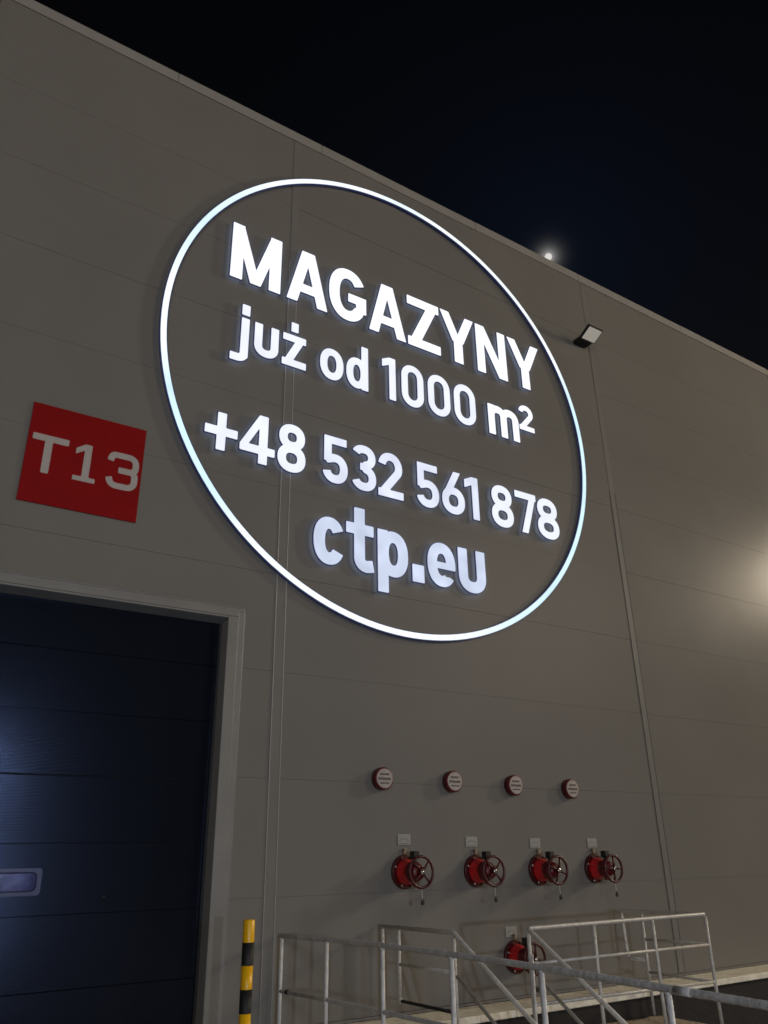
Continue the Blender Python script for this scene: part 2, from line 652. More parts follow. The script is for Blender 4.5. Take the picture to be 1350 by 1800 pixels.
def loops_mesh(name, loops, y0, y1):
    """solid plate with holes: loops in (x, z), from y0 (front) to y1 (back)"""
    cu = bpy.data.curves.new(name, 'CURVE')
    cu.dimensions = '2D'
    cu.fill_mode = 'BOTH'
    for lp in loops:
        sp = cu.splines.new('POLY')
        sp.points.add(len(lp) - 1)
        for p, q in zip(sp.points, lp):
            p.co = (q[0], q[1], 0, 1)
        sp.use_cyclic_u = True
    cu.extrude = abs(y1 - y0) / 2
    o = bpy.data.objects.new('tmp', cu)
    C.objects.link(o)
    bpy.context.view_layer.update()
    dg = bpy.context.evaluated_depsgraph_get()
    me = bpy.data.meshes.new_from_object(o.evaluated_get(dg))
    bpy.data.objects.remove(o)
    ym = (y0 + y1) / 2
    for v in me.vertices:
        x_, z_, d_ = v.co
        v.co = (x_, ym + d_, z_)
    bm = bmesh.new()
    bm.from_mesh(me)
    bmesh.ops.remove_doubles(bm, verts=bm.verts[:], dist=0.0004)
    bmesh.ops.recalc_face_normals(bm, faces=bm.faces[:])
    bm.to_mesh(me)
    bm.free()
    me.materials.clear()
    me.name = name
    return me


class G:
    """2D distance field being drawn: strokes in glyph metres"""

    def __init__(s, w, h, desc=0.0, asc=0.0, st=0.01):
        m = 0.06
        s.xs = np.arange(-m - 0.12, w + m + 0.12, st)
        s.ys = np.arange(-desc - m, h + asc + m, st)
        s.X, s.Y = np.meshgrid(s.xs, s.ys)
        s.F = np.full_like(s.X, 9.0)
        s.w, s.h = w, h

    def add(s, d):
        s.F = np.minimum(s.F, d)
        return s

    def fbox(s, x0, x1, y0, y1):
        dx = np.abs(s.X - (x0 + x1) / 2) - abs(x1 - x0) / 2
        dy = np.abs(s.Y - (y0 + y1) / 2) - abs(y1 - y0) / 2
        return np.hypot(np.maximum(dx, 0), np.maximum(dy, 0)) + np.minimum(np.maximum(dx, dy), 0)

    def box(s, x0, x1, y0, y1):
        return s.add(s.fbox(x0, x1, y0, y1))

    def fbar(s, p, q, wd, ext=0.0):
        p = np.array(p, float)
        q = np.array(q, float)
        L = np.hypot(*(q - p))
        u = (q - p) / L
        px, py = s.X - (p[0] + q[0]) / 2, s.Y - (p[1] + q[1]) / 2
        a = np.abs(px * u[0] + py * u[1]) - L / 2 - ext
        b = np.abs(-px * u[1] + py * u[0]) - wd / 2
        return np.hypot(np.maximum(a, 0), np.maximum(b, 0)) + np.minimum(np.maximum(a, b), 0)

    def diag(s, p, q, wd, y0=None, y1=None, x0=None, x1=None):
        """slanted bar cut by horizontal (and vertical) limits"""
        d = s.fbar(p, q, wd, 0.3)
        y0 = min(p[1], q[1]) if y0 is None else y0
        y1 = max(p[1], q[1]) if y1 is None else y1
        d = np.maximum(d, np.maximum(y0 - s.Y, s.Y - y1))
        if x0 is not None:
            d = np.maximum(d, x0 - s.X)
        if x1 is not None:
            d = np.maximum(d, s.X - x1)
        return s.add(d)

    def fpath(s, pts, wd, flat=(True, True)):
        d = np.full_like(s.X, 9.0)
        for a, b in zip(pts[:-1], pts[1:]):
            ax, ay = a
            bx, by = b
            L2 = (bx - ax) ** 2 + (by - ay) ** 2
            if L2 < 1e-12:
                continue
            t_ = np.clip(((s.X - ax) * (bx - ax) + (s.Y - ay) * (by - ay)) / L2, 0, 1)
            d = np.minimum(d, np.hypot(s.X - ax - t_ * (bx - ax), s.Y - ay - t_ * (by - ay)))
        d = d - wd / 2
        for e, (p, q) in enumerate(((pts[0], pts[1]), (pts[-1], pts[-2]))):
            if not flat[e]:
                continue
            u = np.array(p) - np.array(q)
            u = u / np.hypot(*u)
            hp = (s.X - p[0]) * u[0] + (s.Y - p[1]) * u[1]
            near = np.hypot(s.X - p[0], s.Y - p[1]) < wd * 0.8
            d = np.where(near, np.maximum(d, hp), d)
        return d

    def path(s, pts, wd, flat=(True, True)):
        return s.add(s.fpath(pts, wd, flat))


def arc(cx, cy, rx, ry, a0, a1, n=22, p=2.25):
    """superellipse arc, a little squarer than a circle"""
    res = []
    for k in range(n + 1):
        a = R_(a0 + (a1 - a0) * k / n)
        c_, s_ = math.cos(a), math.sin(a)
        res.append((cx + rx * math.copysign(abs(c_) ** (2 / p), c_), cy + ry * math.copysign(abs(s_) ** (2 / p), s_)))
    return res


def glyph(ch, w, h, s):
    if ch == 'M':
        g_ = G(w, h)
        g_.box(0, s, 0, h).box(w - s, w, 0, h)
        g_.diag((s * .5, h), (w / 2, 0.0), s * .84, 0, h, 0, w)
        g_.diag((w - s * .5, h), (w / 2, 0.0), s * .84, 0, h, 0, w)
    elif ch == 'A':
        g_ = G(w, h)
        g_.diag((s * .5, 0), (w / 2 - .018, h), s * .93, 0, h, 0, w)
        g_.diag((w - s * .5, 0), (w / 2 + .018, h), s * .93, 0, h, 0, w)
        g_.box(s * .95, w - s * .95, h * .20, h * .37)
    elif ch == 'G':
        g_ = G(w, h)
        rx, ry = (w - s) / 2, (h - s) / 2
        g_.path(arc(w / 2, h / 2, rx, ry, 32, 180) + arc(w / 2, h / 2, rx, ry, 180, 318)[1:], s, (True, False))
        g_.box(w - s, w, h * .22, h * .54).box(w * .50, w, h * .54 - s * .86, h * .54)
    elif ch == 'Z':
        g_ = G(w, h)
        b = s * .92
        g_.box(0.0, w * .985, h - b, h).box(0, w, 0, b)
        g_.diag((s * .62, b * .3), (w - s * .66, h - b * .3), s, 0, h, 0.0, w * .985)
    elif ch == 'Y':
        g_ = G(w, h)
        g_.box(w / 2 - s / 2, w / 2 + s / 2, 0, h * .45)
        g_.diag((s * .50, h), (w / 2, h * .37), s * .92, h * .30, h, 0, w)
        g_.diag((w - s * .50, h), (w / 2, h * .37), s * .92, h * .30, h, 0, w)
        g_.F = np.maximum(g_.F, np.where(g_.Y < h * .42, np.abs(g_.X - w / 2) - s / 2, -1))
    elif ch == 'N':
        g_ = G(w, h)
        g_.box(0, s * .95, 0, h).box(w - s * .95, w, 0, h)
        g_.diag((s * .5, h), (w - s * .5, 0), s * .95, 0, h, 0, w)
    elif ch == 'j':
        g_ = G(w, h, desc=.2, asc=.25)
        x_ = w - s / 2
        g_.path([(x_, h), (x_, -.07)] + arc(x_ - .095, -.04, .095, .078, 0, -90)[1:] + [(x_ - .185, -.118)], s)
        g_.box(w - s, w, h + .035, h + .035 + .17)
    elif ch == 'u':
        g_ = G(w, h)
        r = (w - s) / 2
        g_.path([(s / 2, h), (s / 2, r + s / 2)] + arc(w / 2, r + s / 2, r, r, 180, 360)[1:] + [(w - s / 2, h)], s)
    elif ch in 'zż':
        g_ = G(w, h, asc=.26)
        b = s * .95
        g_.box(w * .02, w * .98, h - b, h).box(0, w, 0, b)
        g_.diag((s * .62, b * .3), (w - s * .66, h - b * .3), s * .98, 0, h, 0, w * .98)
        if ch == 'ż':
            g_.box(w / 2 - s * .48, w / 2 + s * .48, h + .045, h + .045 + .155)
    elif ch == 'o':
        g_ = G(w, h)
        g_.path(arc(w / 2, h / 2, (w - s) / 2, (h - s) / 2, 0, 360, 48), s, (False, False))
    elif ch == 'd':
        g_ = G(w, h, asc=.25)
        x_ = w * .96
        g_.path(arc(x_ / 2, h / 2, (x_ - s) / 2, (h - s) / 2, 0, 360, 48), s, (False, False))
        g_.box(w - s, w, 0, h + .215)
    elif ch == '1':
        g_ = G(w, h)
        g_.box(w - s, w, 0, h)
        g_.diag((0, h - s * 1.12), (w - s * .25, h - s * .22), s, 0, h, 0.01, w)
    elif ch == '0':
        g_ = G(w, h)
        rx = (w - s) / 2
        r = rx * 1.12
        g_.path(arc(w / 2, h - s / 2 - r, rx, r, 0, 180, 24, 2.1) + arc(w / 2, s / 2 + r, rx, r, 180, 360, 24, 2.1) + [(w - s / 2, h - s / 2 - r)], s, (False, False))
    elif ch == 'm':
        g_ = G(w, h)
        g_.box(0, s, 0, h)
        m_ = w / 2
        r = (m_ - s / 2) / 2
        g_.path([(m_, 0), (m_, h - r - s / 2)] + arc(m_ - r, h - s / 2 - r, r, r, 0, 165)[1:], s, (True, False))
        g_.path([(w - s / 2, 0), (w - s / 2, h - r - s / 2)] + arc(w - s / 2 - r, h - s / 2 - r, r, r, 0, 165)[1:], s, (True, False))
    elif ch in '2²':
        g_ = G(w, h)
        rx, ry = (w * .96 - s) / 2, h * .235 if ch == '2' else h * .22
        cy = h - s / 2 - ry
        cx = w * .49
        pts = arc(cx, cy, rx, ry, 172, 0, 22, 2.1) + arc(cx - .0, cy, rx, ry * .9, 0, -32, 8, 2.0)[1:]
        pts += [(s * .62, s * .55)]
        g_.add(np.maximum(g_.fpath(pts, s, (True, False)), -g_.Y))
        g_.box(0.0, w, 0, s * .96)
        g_.F = np.maximum(g_.F, np.where(g_.Y < s * .8, -g_.X + 0.0, -1))
    elif ch == '+':
        g_ = G(w, h)
        g_.box(w / 2 - s * .48, w / 2 + s * .48, 0, h).box(0, w, h / 2 - s * .48, h / 2 + s * .48)
    elif ch == '4':
        g_ = G(w, h)
        x_ = w * .79
        g_.box(x_ - s, x_, 0, h)
        g_.diag((s * .36, h * .30), (x_ - s * .56, h), s * .82, h * .20, h, 0, x_)
        g_.box(0.01, w, h * .19, h * .19 + s * .94)
    elif ch == '8':
        g_ = G(w, h)
        g_.path(arc(w / 2, h * .725, (w * .93 - s) / 2, h * .275 - s / 2, 0, 360, 44), s, (False, False))
        g_.path(arc(w / 2, h * .285, (w - s) / 2, h * .285 - s / 2 + .004, 0, 360, 44), s, (False, False))
    elif ch == '5':
        g_ = G(w, h)
        g_.box(w * .06, w * .95, h - s * .94, h).box(w * .06, w * .06 + s * .96, h * .44, h)
        cy = h * .315
        ry = h * .315 - s / 2
        g_.path([(w * .06 + s * .2, h * .47)] + arc(w / 2, cy, (w - s) / 2, ry, 112, -90) + arc(w / 2, cy, (w - s) / 2, ry, -90, -166)[1:], s, (True, True))
    elif ch == '3':
        g_ = G(w, h)
        rx = (w - s) / 2
        g_.path(arc(w / 2, h * .735, rx * .95, h * .265 - s / 2, 160, -75), s, (True, False))
        g_.path(arc(w / 2, h * .285, rx, h * .285 - s / 2, 78, -162), s, (False, True))
        g_.box(w * .34, w * .62, h * .52 - s * .45, h * .52 + s * .45)
    elif ch == '6':
        g_ = G(w, h)
        g_.path(arc(w / 2, h * .315, (w - s) / 2, h * .315 - s / 2, 0, 360, 44), s, (False, False))
        d = g_.fbar((s * .62, h * .40), (w * .70, h), s * .95, .2)
        g_.add(np.maximum(d, np.maximum(h * .38 - g_.Y, g_.Y - h)))
    elif ch == '7':
        g_ = G(w, h)
        g_.box(0, w, h - s * .94, h)
        g_.diag((w * .36, 0), (w - s * .52, h - s * .3), s * .98, 0, h, 0, w)
    elif ch == 'c':
        g_ = G(w, h)
        g_.path(arc(w / 2, h / 2, (w - s) / 2, (h - s) / 2, 30, 330, 44), s)
    elif ch == 't':
        g_ = G(w, h)
        x_ = w * .28 + s * .5
        yx = h * .745
        g_.path([(x_, h), (x_, .20)] + arc(x_ + .105, .18, .105, .18 - s / 2 + .012, 180, 270)[1:] + [(w * .98, s / 2 + .006)], s)
        g_.box(0, w, yx - s * .94, yx)
    elif ch == 'p':
        g_ = G(w, h, desc=.25)
        g_.box(0, s, -.215, h)
        g_.path(arc(w * .02 + w * .49, h / 2, (w * .98 - s) / 2, (h - s) / 2, 0, 360, 48), s, (False, False))
    elif ch == '.':
        g_ = G(w, h)
        g_.box(0, w, 0, h)
    elif ch == 'e':
        g_ = G(w, h)
        g_.path(arc(w / 2, h / 2, (w - s) / 2, (h - s) / 2, -2, 180, 30) + arc(w / 2, h / 2, (w - s) / 2, (h - s) / 2, 180, 322, 26)[1:], s * .98, (False, True))
        g_.F = np.maximum(g_.F, np.where((g_.X > w * .6) & (g_.Y < h * .40) & (g_.Y > h * .25), h * .40 - g_.Y, -1))
        g_.box(s * .6, w - .004, h * .40, h * .40 + s * .62)
    elif ch == 'T':
        g_ = G(w, h)
        g_.box(0, w, h - s, h).box(w / 2 - s * .52 - .015, w / 2 + s * .52 - .015, 0, h)
    elif ch == '1s':
        g_ = G(w, h)
        g_.box(0, w, 0, s * .72).box(w / 2 - s / 2 + .01, w / 2 + s / 2 + .01, 0, h)
        g_.diag((.0, h - s * 1.35), (w / 2, h - s * .25), s * .8, h * .5, h, 0, w / 2 + s / 2)
    elif ch == '3s':
        g_ = G(w, h)
        x_, r = w - s / 2, .085
        top, bot, mid = h - s / 2, s / 2, h * .515
        g_.path([(s / 2 - .005, h * .735)] + arc(s / 2 + .05, top - .06, .05, .06, 180, 90, 8)[1:] + arc(x_ - r, top - r, r, r, 90, 0, 10) + arc(x_ - r * .8, mid + r * .7, r * .8, r * .7, 0, -90, 8)[1:] + [(w * .36, mid)], s)
        g_.path([(s / 2 - .005, h * .285)] + arc(s / 2 + r, bot + r, r, r, 180, 270, 10)[1:] + arc(x_ - r, bot + r, r, r, -90, 0, 10) + arc(x_ - r * .8, mid - r * .7, r * .8, r * .7, 0, 90, 8)[1:] + [(w * .36, mid)], s)
    return g_


# ------------------------------------------------------------------ illuminated sign
sign = empty('illuminated_sign', (5.51, 0, 7.58))
tag(sign, 'large white illuminated ring sign with glowing letters and phone number on warehouse wall', 'sign')
S0 = sign.location.copy()


def spart(o, par):
    o.parent = par
    if par is sign:
        o.location = -S0
    return o


# ring
KS = 1.0070
RC, RR, RW = (5.515 * KS, 1.65 + 5.935 * KS), 3.462 * KS, 0.035


def annulus(bm, r0, r1, y0, y1, n=160):
    q = []
    for j in range(n):
        a = 2 * math.pi * j / n
        c_, s_ = math.cos(a), math.sin(a)
        q.append([bm.verts.new((RC[0] + r * c_, y_, RC[1] + r * s_)) for r, y_ in ((r0, y0), (r1, y0), (r1, y1), (r0, y1))])
    for j in range(n):
        a, b = q[j], q[(j + 1) % n]
        for k in range(4):
            bm.faces.new([a[k], a[(k + 1) % 4], b[(k + 1) % 4], b[k]])


bm = bmesh.new()
annulus(bm, RR - RW - .011, RR + RW + .011, -0.058, -0.026)
ring = spart(done('ring_channel', bm, M_return), sign)
bm = bmesh.new()
annulus(bm, RR - RW, RR + RW, -0.063, -0.0585)
spart(done('ring_face', bm, E_ring), ring)
bm = bmesh.new()
for k in range(18):
    a = 2 * math.pi * (k + .3) / 18
    tube(bm, [(RC[0] + RR * math.cos(a), -0.026, RC[1] + RR * math.sin(a)), (RC[0] + RR * math.cos(a), -0.001, RC[1] + RR * math.sin(a))], .010, 6)
spart(done('ring_spacers', bm, M_navy), ring)

L4_S = .164
L1, L2, L3, L4 = (8.437, .890, .176, E_top), (7.388, .49, .118, E_mid), (5.897, .658, .123, E_low), (4.815, .62, L4_S, E_bot)
TXT = [
    ('M', 2.805, 3.521, L1), ('A', 3.600, 4.238, L1), ('G', 4.246, 4.857, L1), ('A', 4.890, 5.539, L1), ('Z', 5.563, 6.164, L1),
    ('Y', 6.172, 6.837, L1), ('N', 6.865, 7.480, L1), ('Y', 7.520, 8.215, L1),
    ('j', 2.872, 3.125, L2), ('u', 3.189, 3.533, L2), ('ż', 3.575, 3.930, L2), ('o', 4.126, 4.491, L2), ('d', 4.525, 4.881, L2),
    ('1', 5.091, 5.334, L2), ('0', 5.423, 5.814, L2), ('0', 5.882, 6.288, L2), ('0', 6.354, 6.765, L2), ('m', 6.998, 7.614, L2), ('²', 7.625, 7.944, L2),
    ('+', 2.649, 3.063, L3), ('4', 3.084, 3.545, L3), ('8', 3.572, 3.960, L3), ('5', 4.186, 4.561, L3), ('3', 4.606, 4.987, L3), ('2', 5.010, 5.412, L3),
    ('5', 5.615, 6.001, L3), ('6', 6.043, 6.445, L3), ('1', 6.437, 6.699, L3), ('8', 6.925, 7.340, L3), ('7', 7.388, 7.809, L3), ('8', 7.808, 8.246, L3),
    ('c', 4.084, 4.521, L4), ('t', 4.531, 4.938, L4), ('p', 4.987, 5.454, L4), ('.', 5.507, 5.701, L4), ('e', 5.749, 6.216, L4), ('u', 6.259, 6.730, L4),
]
NAMES = {'+': 'plus sign', '²': 'raised figure 2', '.': 'full stop', 'ż': 'letter z with a dot above'}
E_hot = emission('lit_acrylic_low_bright', (0.88, 0.92, 1.0), 1.03, 0.05)
for ch, xa, xb, (z0, h, s, em) in TXT:
    oz = 0.0
    hh = h
    if (h, ch) == (.49, '1') or (h, ch) == (.49, '0'):
        hh, s_ = .690, s
    elif ch == '²':
        hh, s_, oz = .46, .098, .256
    elif ch == '+':
        hh, s_, oz = .50, .125, .045
    elif ch == 't':
        hh, s_ = .835, s
    elif ch == '.':
        hh, s_ = .245, s
    elif ch == 'm':
        hh, s_ = .525, .135
    else:
        s_ = s
    if ch == '+' or (z0 == L3[0] and (xa < 4.0 or xa > 6.9)):
        em = E_hot
    if ch == 'm' or ch == '²':
        em = E_top
    g_ = glyph(ch, xb - xa, hh, s_)
    xs_, ys_ = (g_.xs + xa) * KS, 1.65 + (g_.ys + z0 + oz - 1.65) * KS
    dl = 0.005
    face = contours(g_.F, xs_, ys_, -0.006)
    can = contours(g_.F, xs_, ys_, dl)
    kind = 'letter' if ch.isalpha() else 'character'
    co = spart(link(kind, loops_mesh(kind, can, -0.062, -0.046), M_return), sign)
    co['label'] = NAMES.get(ch, ('figure ' + ch) if ch.isdigit() else ('capital letter ' + ch) if ch.isupper() else ('small letter ' + ch))
    spart(link('letter_face', loops_mesh('letter_face', face, -0.067, -0.0625), em), co)
    spart(link('bloom_back_glow', loops_mesh('bloom_back_glow', face, -0.0455, -0.0435), E_back), co)

# ------------------------------------------------------------------ red number sign
ts = empty('number_sign', (1.45, -0.004, 4.9))
tag(ts, 'red square sign with pale T13 lettering above the dark dock door', 'sign')
bm = bmesh.new()
box(bm, -0.585, 0.585, -0.010, 0.0, 0.0, 1.106)
done('sign_plate', bm, M_signred, ts, bevel=0.002)
for ch, xa, xb in (('T', .909, 1.263), ('1s', 1.340, 1.565), ('3s', 1.668, 2.000)):
    g_ = glyph(ch, xb - xa, .425, {'T': .072, '1s': .072, '3s': .068}[ch])
    me = loops_mesh('character', contours(g_.F, g_.xs + xa - 1.45, g_.ys + .335, 0), -0.0125, -0.0105)
    link('character', me, M_signwhite, ts)


# ------------------------------------------------------------------ copies
def copy_tree(o, parent=None):
    c = o.copy()
    C.objects.link(c)
    if parent:
        c.parent = parent
    for ch in list(o.children):
        copy_tree(ch, c)
    return c


# ------------------------------------------------------------------ round alarm gongs
gong = empty('alarm_gong', (5.06, 0, 2.445))
bm = bmesh.new()
lathe_y(bm, [(-0.003, .112), (-0.008, .121), (-0.078, .121), (-0.088, .115), (-0.09, .108)], 0, 0, 36)
done('gong_housing', bm, M_redmid, gong)
bm = bmesh.new()
lathe_y(bm, [(-0.0905, .106), (-0.094, .103)], 0, 0, 36)
done('gong_face', bm, M_gface, gong)
bm = bmesh.new()
rnd = random.Random(2)
for z_, hw_, hh_ in ((.045, .062, .011), (-.004, .085, .013), (-.05, .06, .009)):
    x_ = -hw_
    while x_ < hw_ - .01:
        l_ = rnd.uniform(.007, .014)
        box(bm, x_, x_ + l_, -0.0957, -0.0943, z_ - hh_, z_ + hh_)
        x_ += l_ + .006
pr = done('gong_print', bm, M_gprint, gong)
pr['kind'] = 'stuff'
GL = ['leftmost of the four round red-rimmed alarm gongs on the panel joint', 'second from left of the four round red-rimmed alarm gongs',
      'third from left of the four round red-rimmed alarm gongs', 'rightmost of the four round red-rimmed alarm gongs, nearest the cover strip']
for i, x_ in enumerate((5.06, 6.045, 7.0, 7.975)):
    o = gong if i == 0 else copy_tree(gong)
    o.location = (x_, 0, (2.445, 2.445, 2.43, 2.415)[i])
    tag(o, GL[i], 'alarm gong', 'round alarm gongs in a row')


# ------------------------------------------------------------------ fire valves
def make_valve():
    v = empty('fire_valve')
    bm = bmesh.new()
    lathe_y(bm, [(-0.004, .166), (-0.012, .170), (-0.034, .170), (-0.040, .164)], 0, 0, 40)
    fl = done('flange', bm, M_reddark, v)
    for k in range(8):
        a = math.pi * (k + .5) / 4
        bm = bmesh.new()
        lathe_y(bm, [(-0.0405, .015), (-0.056, .015), (-0.060, .010)], .143 * math.cos(a), .143 * math.sin(a), 6)
        done('bolt', bm, M_chrome if k in (3, 5) else M_reddark, fl)
    bm = bmesh.new()
    lathe_y(bm, [(-0.0405, .135), (-0.075, .128), (-0.115, .115), (-0.150, .100), (-0.158, .098)], 0, 0, 36)
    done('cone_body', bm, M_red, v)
    bm = bmesh.new()
    lathe_y(bm, [(-0.1585, .098), (-0.180, .100), (-0.184, .088), (-0.205, .086), (-0.209, .100), (-0.232, .098), (-0.236, .085), (-0.290, .078), (-0.298, .066), (-0.306, .040)], 0, 0, 32)
    tube(bm, [(0, -.197, -.08), (0, -.197, -.125), (.0, -.197, -.135)], [.028, .024, .010], 12)
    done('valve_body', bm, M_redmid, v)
    bm = bmesh.new()
    tube(bm, [(0.0, -.21, .07), (0.0, -.21, .135)], .020, 10)
    box(bm, -.036, .036, -.262, -.178, .128, .205)
    done('switch_box', bm, M_blackp, v, bevel=.006)
    bm = bmesh.new()
    tube(bm, [(0, -.306, 0), (0, -.352, 0)], .019, 12)
    done('spindle', bm, M_reddark, v)
    wh = empty('handwheel')
    bm = bmesh.new()
    n = 40
    rr_, tr = .151, .0145
    rings = []
    for k in range(n):
        a = 2 * math.pi * k / n
        rings.append([bm.verts.new(((rr_ + tr * math.cos(b)) * math.cos(a), -.335 + tr * math.sin(b), (rr_ + tr * math.cos(b)) * math.sin(a))) for b in [2 * math.pi * j / 10 for j in range(10)]])
    for k in range(n):
        for j in range(10):
            bm.faces.new([rings[k][j], rings[k][(j + 1) % 10], rings[(k + 1) % n][(j + 1) % 10], rings[(k + 1) % n][j]]).smooth = True
    hw_ = done('handwheel', bm, M_reddark, v)
    bpy.data.objects.remove(wh)
    for k in range(4):
        a = math.pi / 2 * k
        bm = bmesh.new()
        tube(bm, [(.022 * math.cos(a), -.346, .022 * math.sin(a)), (.08 * math.cos(a), -.343, .08 * math.sin(a)), (.146 * math.cos(a), -.335, .146 * math.sin(a))], [.016, .012, .012], 8)
        done('spoke', bm, M_reddark, hw_)
    bm = bmesh.new()
    lathe_y(bm, [(-.3525, .026), (-.366, .025), (-.372, .014)], 0, 0, 14)
    done('hub_nut', bm, M_chrome, hw_)
    bm = bmesh.new()
    pts = [(0.0, -.335, -.165), (-.004, -.337, -.20), (.002, -.336, -.245), (.004, -.335, -.262)]
    tube(bm, pts, .0028, 6)
    ch = done('chain', bm, M_galvold, v)
    bm = bmesh.new()
    box(bm, -.013, .021, -.344, -.328, -.315, -.275)
    tube(bm, bent([(-.006, -.336, -.276), (-.006, -.336, -.258), (.014, -.336, -.258), (.014, -.336, -.276)], .009, 3), .004, 6)
    done('padlock', bm, M_blackp, ch, bevel=.004)
    bm = bmesh.new()
    tube(bm, [(0.0, -.028, .168), (0.0, -.028, .215)], .020, 10)
    tube(bm, [(0.0, -.028, .214), (0.0, -.028, .232)], .026, 6)
    done('drain_nipple', bm, M_tan, v)
    return v


valve = make_valve()
VP = [(5.345, 1.492, 45), (6.345, 1.480, 47), (7.335, 1.468, 20), (8.29, 1.466, 2), (6.855, .578, 8)]
VL = ['leftmost of the four red fire valves in the upper row, its cone the brightest red', 'second from left of the four red fire valves in the upper row',
      'third from left of the four red fire valves in the upper row', 'rightmost of the four red fire valves in the upper row, glints on its handwheel',
      'lone red fire valve below the row, half hidden behind the guardrails']
for i, (x_, z_, rot) in enumerate(VP):
    o = valve if i == 0 else copy_tree(valve)
    o.location = (x_, 0, z_)
    tag(o, VL[i], 'fire valve', 'red fire valves with handwheels')
    for c_ in o.children:
        if c_.name.startswith('handwheel'):
            c_.rotation_euler = (0, R_(rot), 0)

# ------------------------------------------------------------------ label plates over the valves
pl = empty('label_plate')
bm = bmesh.new()
box(bm, -.085, .085, -.008, -.0035, -.055, .055)
done('plate', bm, M_plate, pl, bevel=.002)
bm = bmesh.new()
for k in range(12):  # faded arc of print with a frame line
    a0 = math.pi * (k + .2) / 12
    a1 = math.pi * (k + .8) / 12
    r0, r1 = .030, .048
    hexa(bm, [(1.5 * r0 * math.cos(a0), -.0086, r0 * math.sin(a0) * .8 - .022), (1.5 * r1 * math.cos(a0), -.0086, r1 * math.sin(a0) * .8 - .022),
              (1.5 * r1 * math.cos(a1), -.0086, r1 * math.sin(a1) * .8 - .022), (1.5 * r0 * math.cos(a1), -.0086, r0 * math.sin(a1) * .8 - .022),
              (1.5 * r0 * math.cos(a0), -.0082, r0 * math.sin(a0) * .8 - .022), (1.5 * r1 * math.cos(a0), -.0082, r1 * math.sin(a0) * .8 - .022),
              (1.5 * r1 * math.cos(a1), -.0082, r1 * math.sin(a1) * .8 - .022), (1.5 * r0 * math.cos(a1), -.0082, r0 * math.sin(a1) * .8 - .022)])
box(bm, -.055, .055, -.0086, -.0082, -.046, -.034)
q = done('plate_print', bm, M_platep, pl)
PP = [(5.36, 1.818), (6.312, 1.79), (7.313, 1.77), (8.308, 1.765), (6.825, .832)]
PN = ['leftmost red fire valve', 'second red fire valve from the left', 'third red fire valve from the left', 'rightmost red fire valve', 'lone lower fire valve behind the guardrails']
for i, (x_, z_) in enumerate(PP):
    o = pl if i == 0 else copy_tree(pl)
    o.location = (x_, 0, z_)
    tag(o, 'small faded white label plate above the ' + PN[i], 'label plate', 'white label plates over the fire valves')

# ------------------------------------------------------------------ floodlight on the wall
fl = empty('floodlight', (9.40, 0, 9.95))
tag(fl, 'black floodlight with pale glass face mounted high on the wall, right of the ring', 'floodlight')
bm = bmesh.new()
box(bm, -.15, .13, -.20, -.004, -.055, .02)
done('mount_box', bm, M_blackp, fl, bevel=.012)
bm = bmesh.new()
n_ = Vector((0, -.11, -.20)).normalized()   # face normal: out and down
A = Vector((0, -.195, -.035))
B = Vector((0, -.405, .080))
t_ = (B - A).normalized()
nn = Vector((0, t_.z, -t_.y)) * -1
if nn.z > 0:
    nn = -nn


def slab(bm, xa, xb, a, b, n0, n1, mi=0):
    P = []
    for q_ in (n0, n1):
        P += [Vector((xa, 0, 0)) + a + nn * q_, Vector((xb, 0, 0)) + a + nn * q_, Vector((xb, 0, 0)) + b + nn * q_, Vector((xa, 0, 0)) + b + nn * q_]
    hexa(bm, P, mi)


slab(bm, -.155, .18, A - t_ * .012, B + t_ * .015, -.055, 0)
for k in range(7):
    x_ = -.13 + k * .045
    slab(bm, x_, x_ + .008, A + t_ * .02, B - t_ * .02, -.085, -.0555)
hd = done('lamp_head', bm, M_blackp, fl, bevel=.004)
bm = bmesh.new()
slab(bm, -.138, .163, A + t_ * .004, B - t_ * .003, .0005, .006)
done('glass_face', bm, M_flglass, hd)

# ------------------------------------------------------------------ striped bollard
bo = empty('bollard', (3.0, -1.2, 0))
tag(bo, 'yellow and black striped steel bollard standing beside the dock door', 'bollard')
zt = 1.2
k = 0
while zt > 0.03:
    bh = min(.162, zt - .012)
    bm = bmesh.new()
    rb = .047
    n = 28
    last = k == 0
    prof = [(zt - bh, rb)] + ([(zt - .008, rb), (zt - .002, rb - .004), (zt, rb - .012)] if last else [(zt, rb)])
    rings = [[bm.verts.new((r * math.cos(2 * math.pi * j / n), r * math.sin(2 * math.pi * j / n), z_)) for j in range(n)] for z_, r in prof]
    for i in range(len(rings) - 1):
        for j in range(n):
            bm.faces.new([rings[i][j], rings[i][(j + 1) % n], rings[i + 1][(j + 1) % n], rings[i + 1][j]]).smooth = True
    bm.faces.new(rings[-1])
    done('yellow_band' if k % 2 == 0 else 'black_band', bm, M_yellow if k % 2 == 0 else M_blackp, bo)
    zt -= bh + .0003
    k += 1

# ------------------------------------------------------------------ front guardrail
TR = .0205
PR = .0185
X = 3.85
gr = empty('guardrail', (X, -3, 0))
tag(gr, 'long weathered galvanised guardrail running from the wall toward the viewer, nearest rail', 'guardrail')
G0 = gr.location.copy()


def gpart(o, par, base):
    o.parent = par
    o.location = -base
    return o


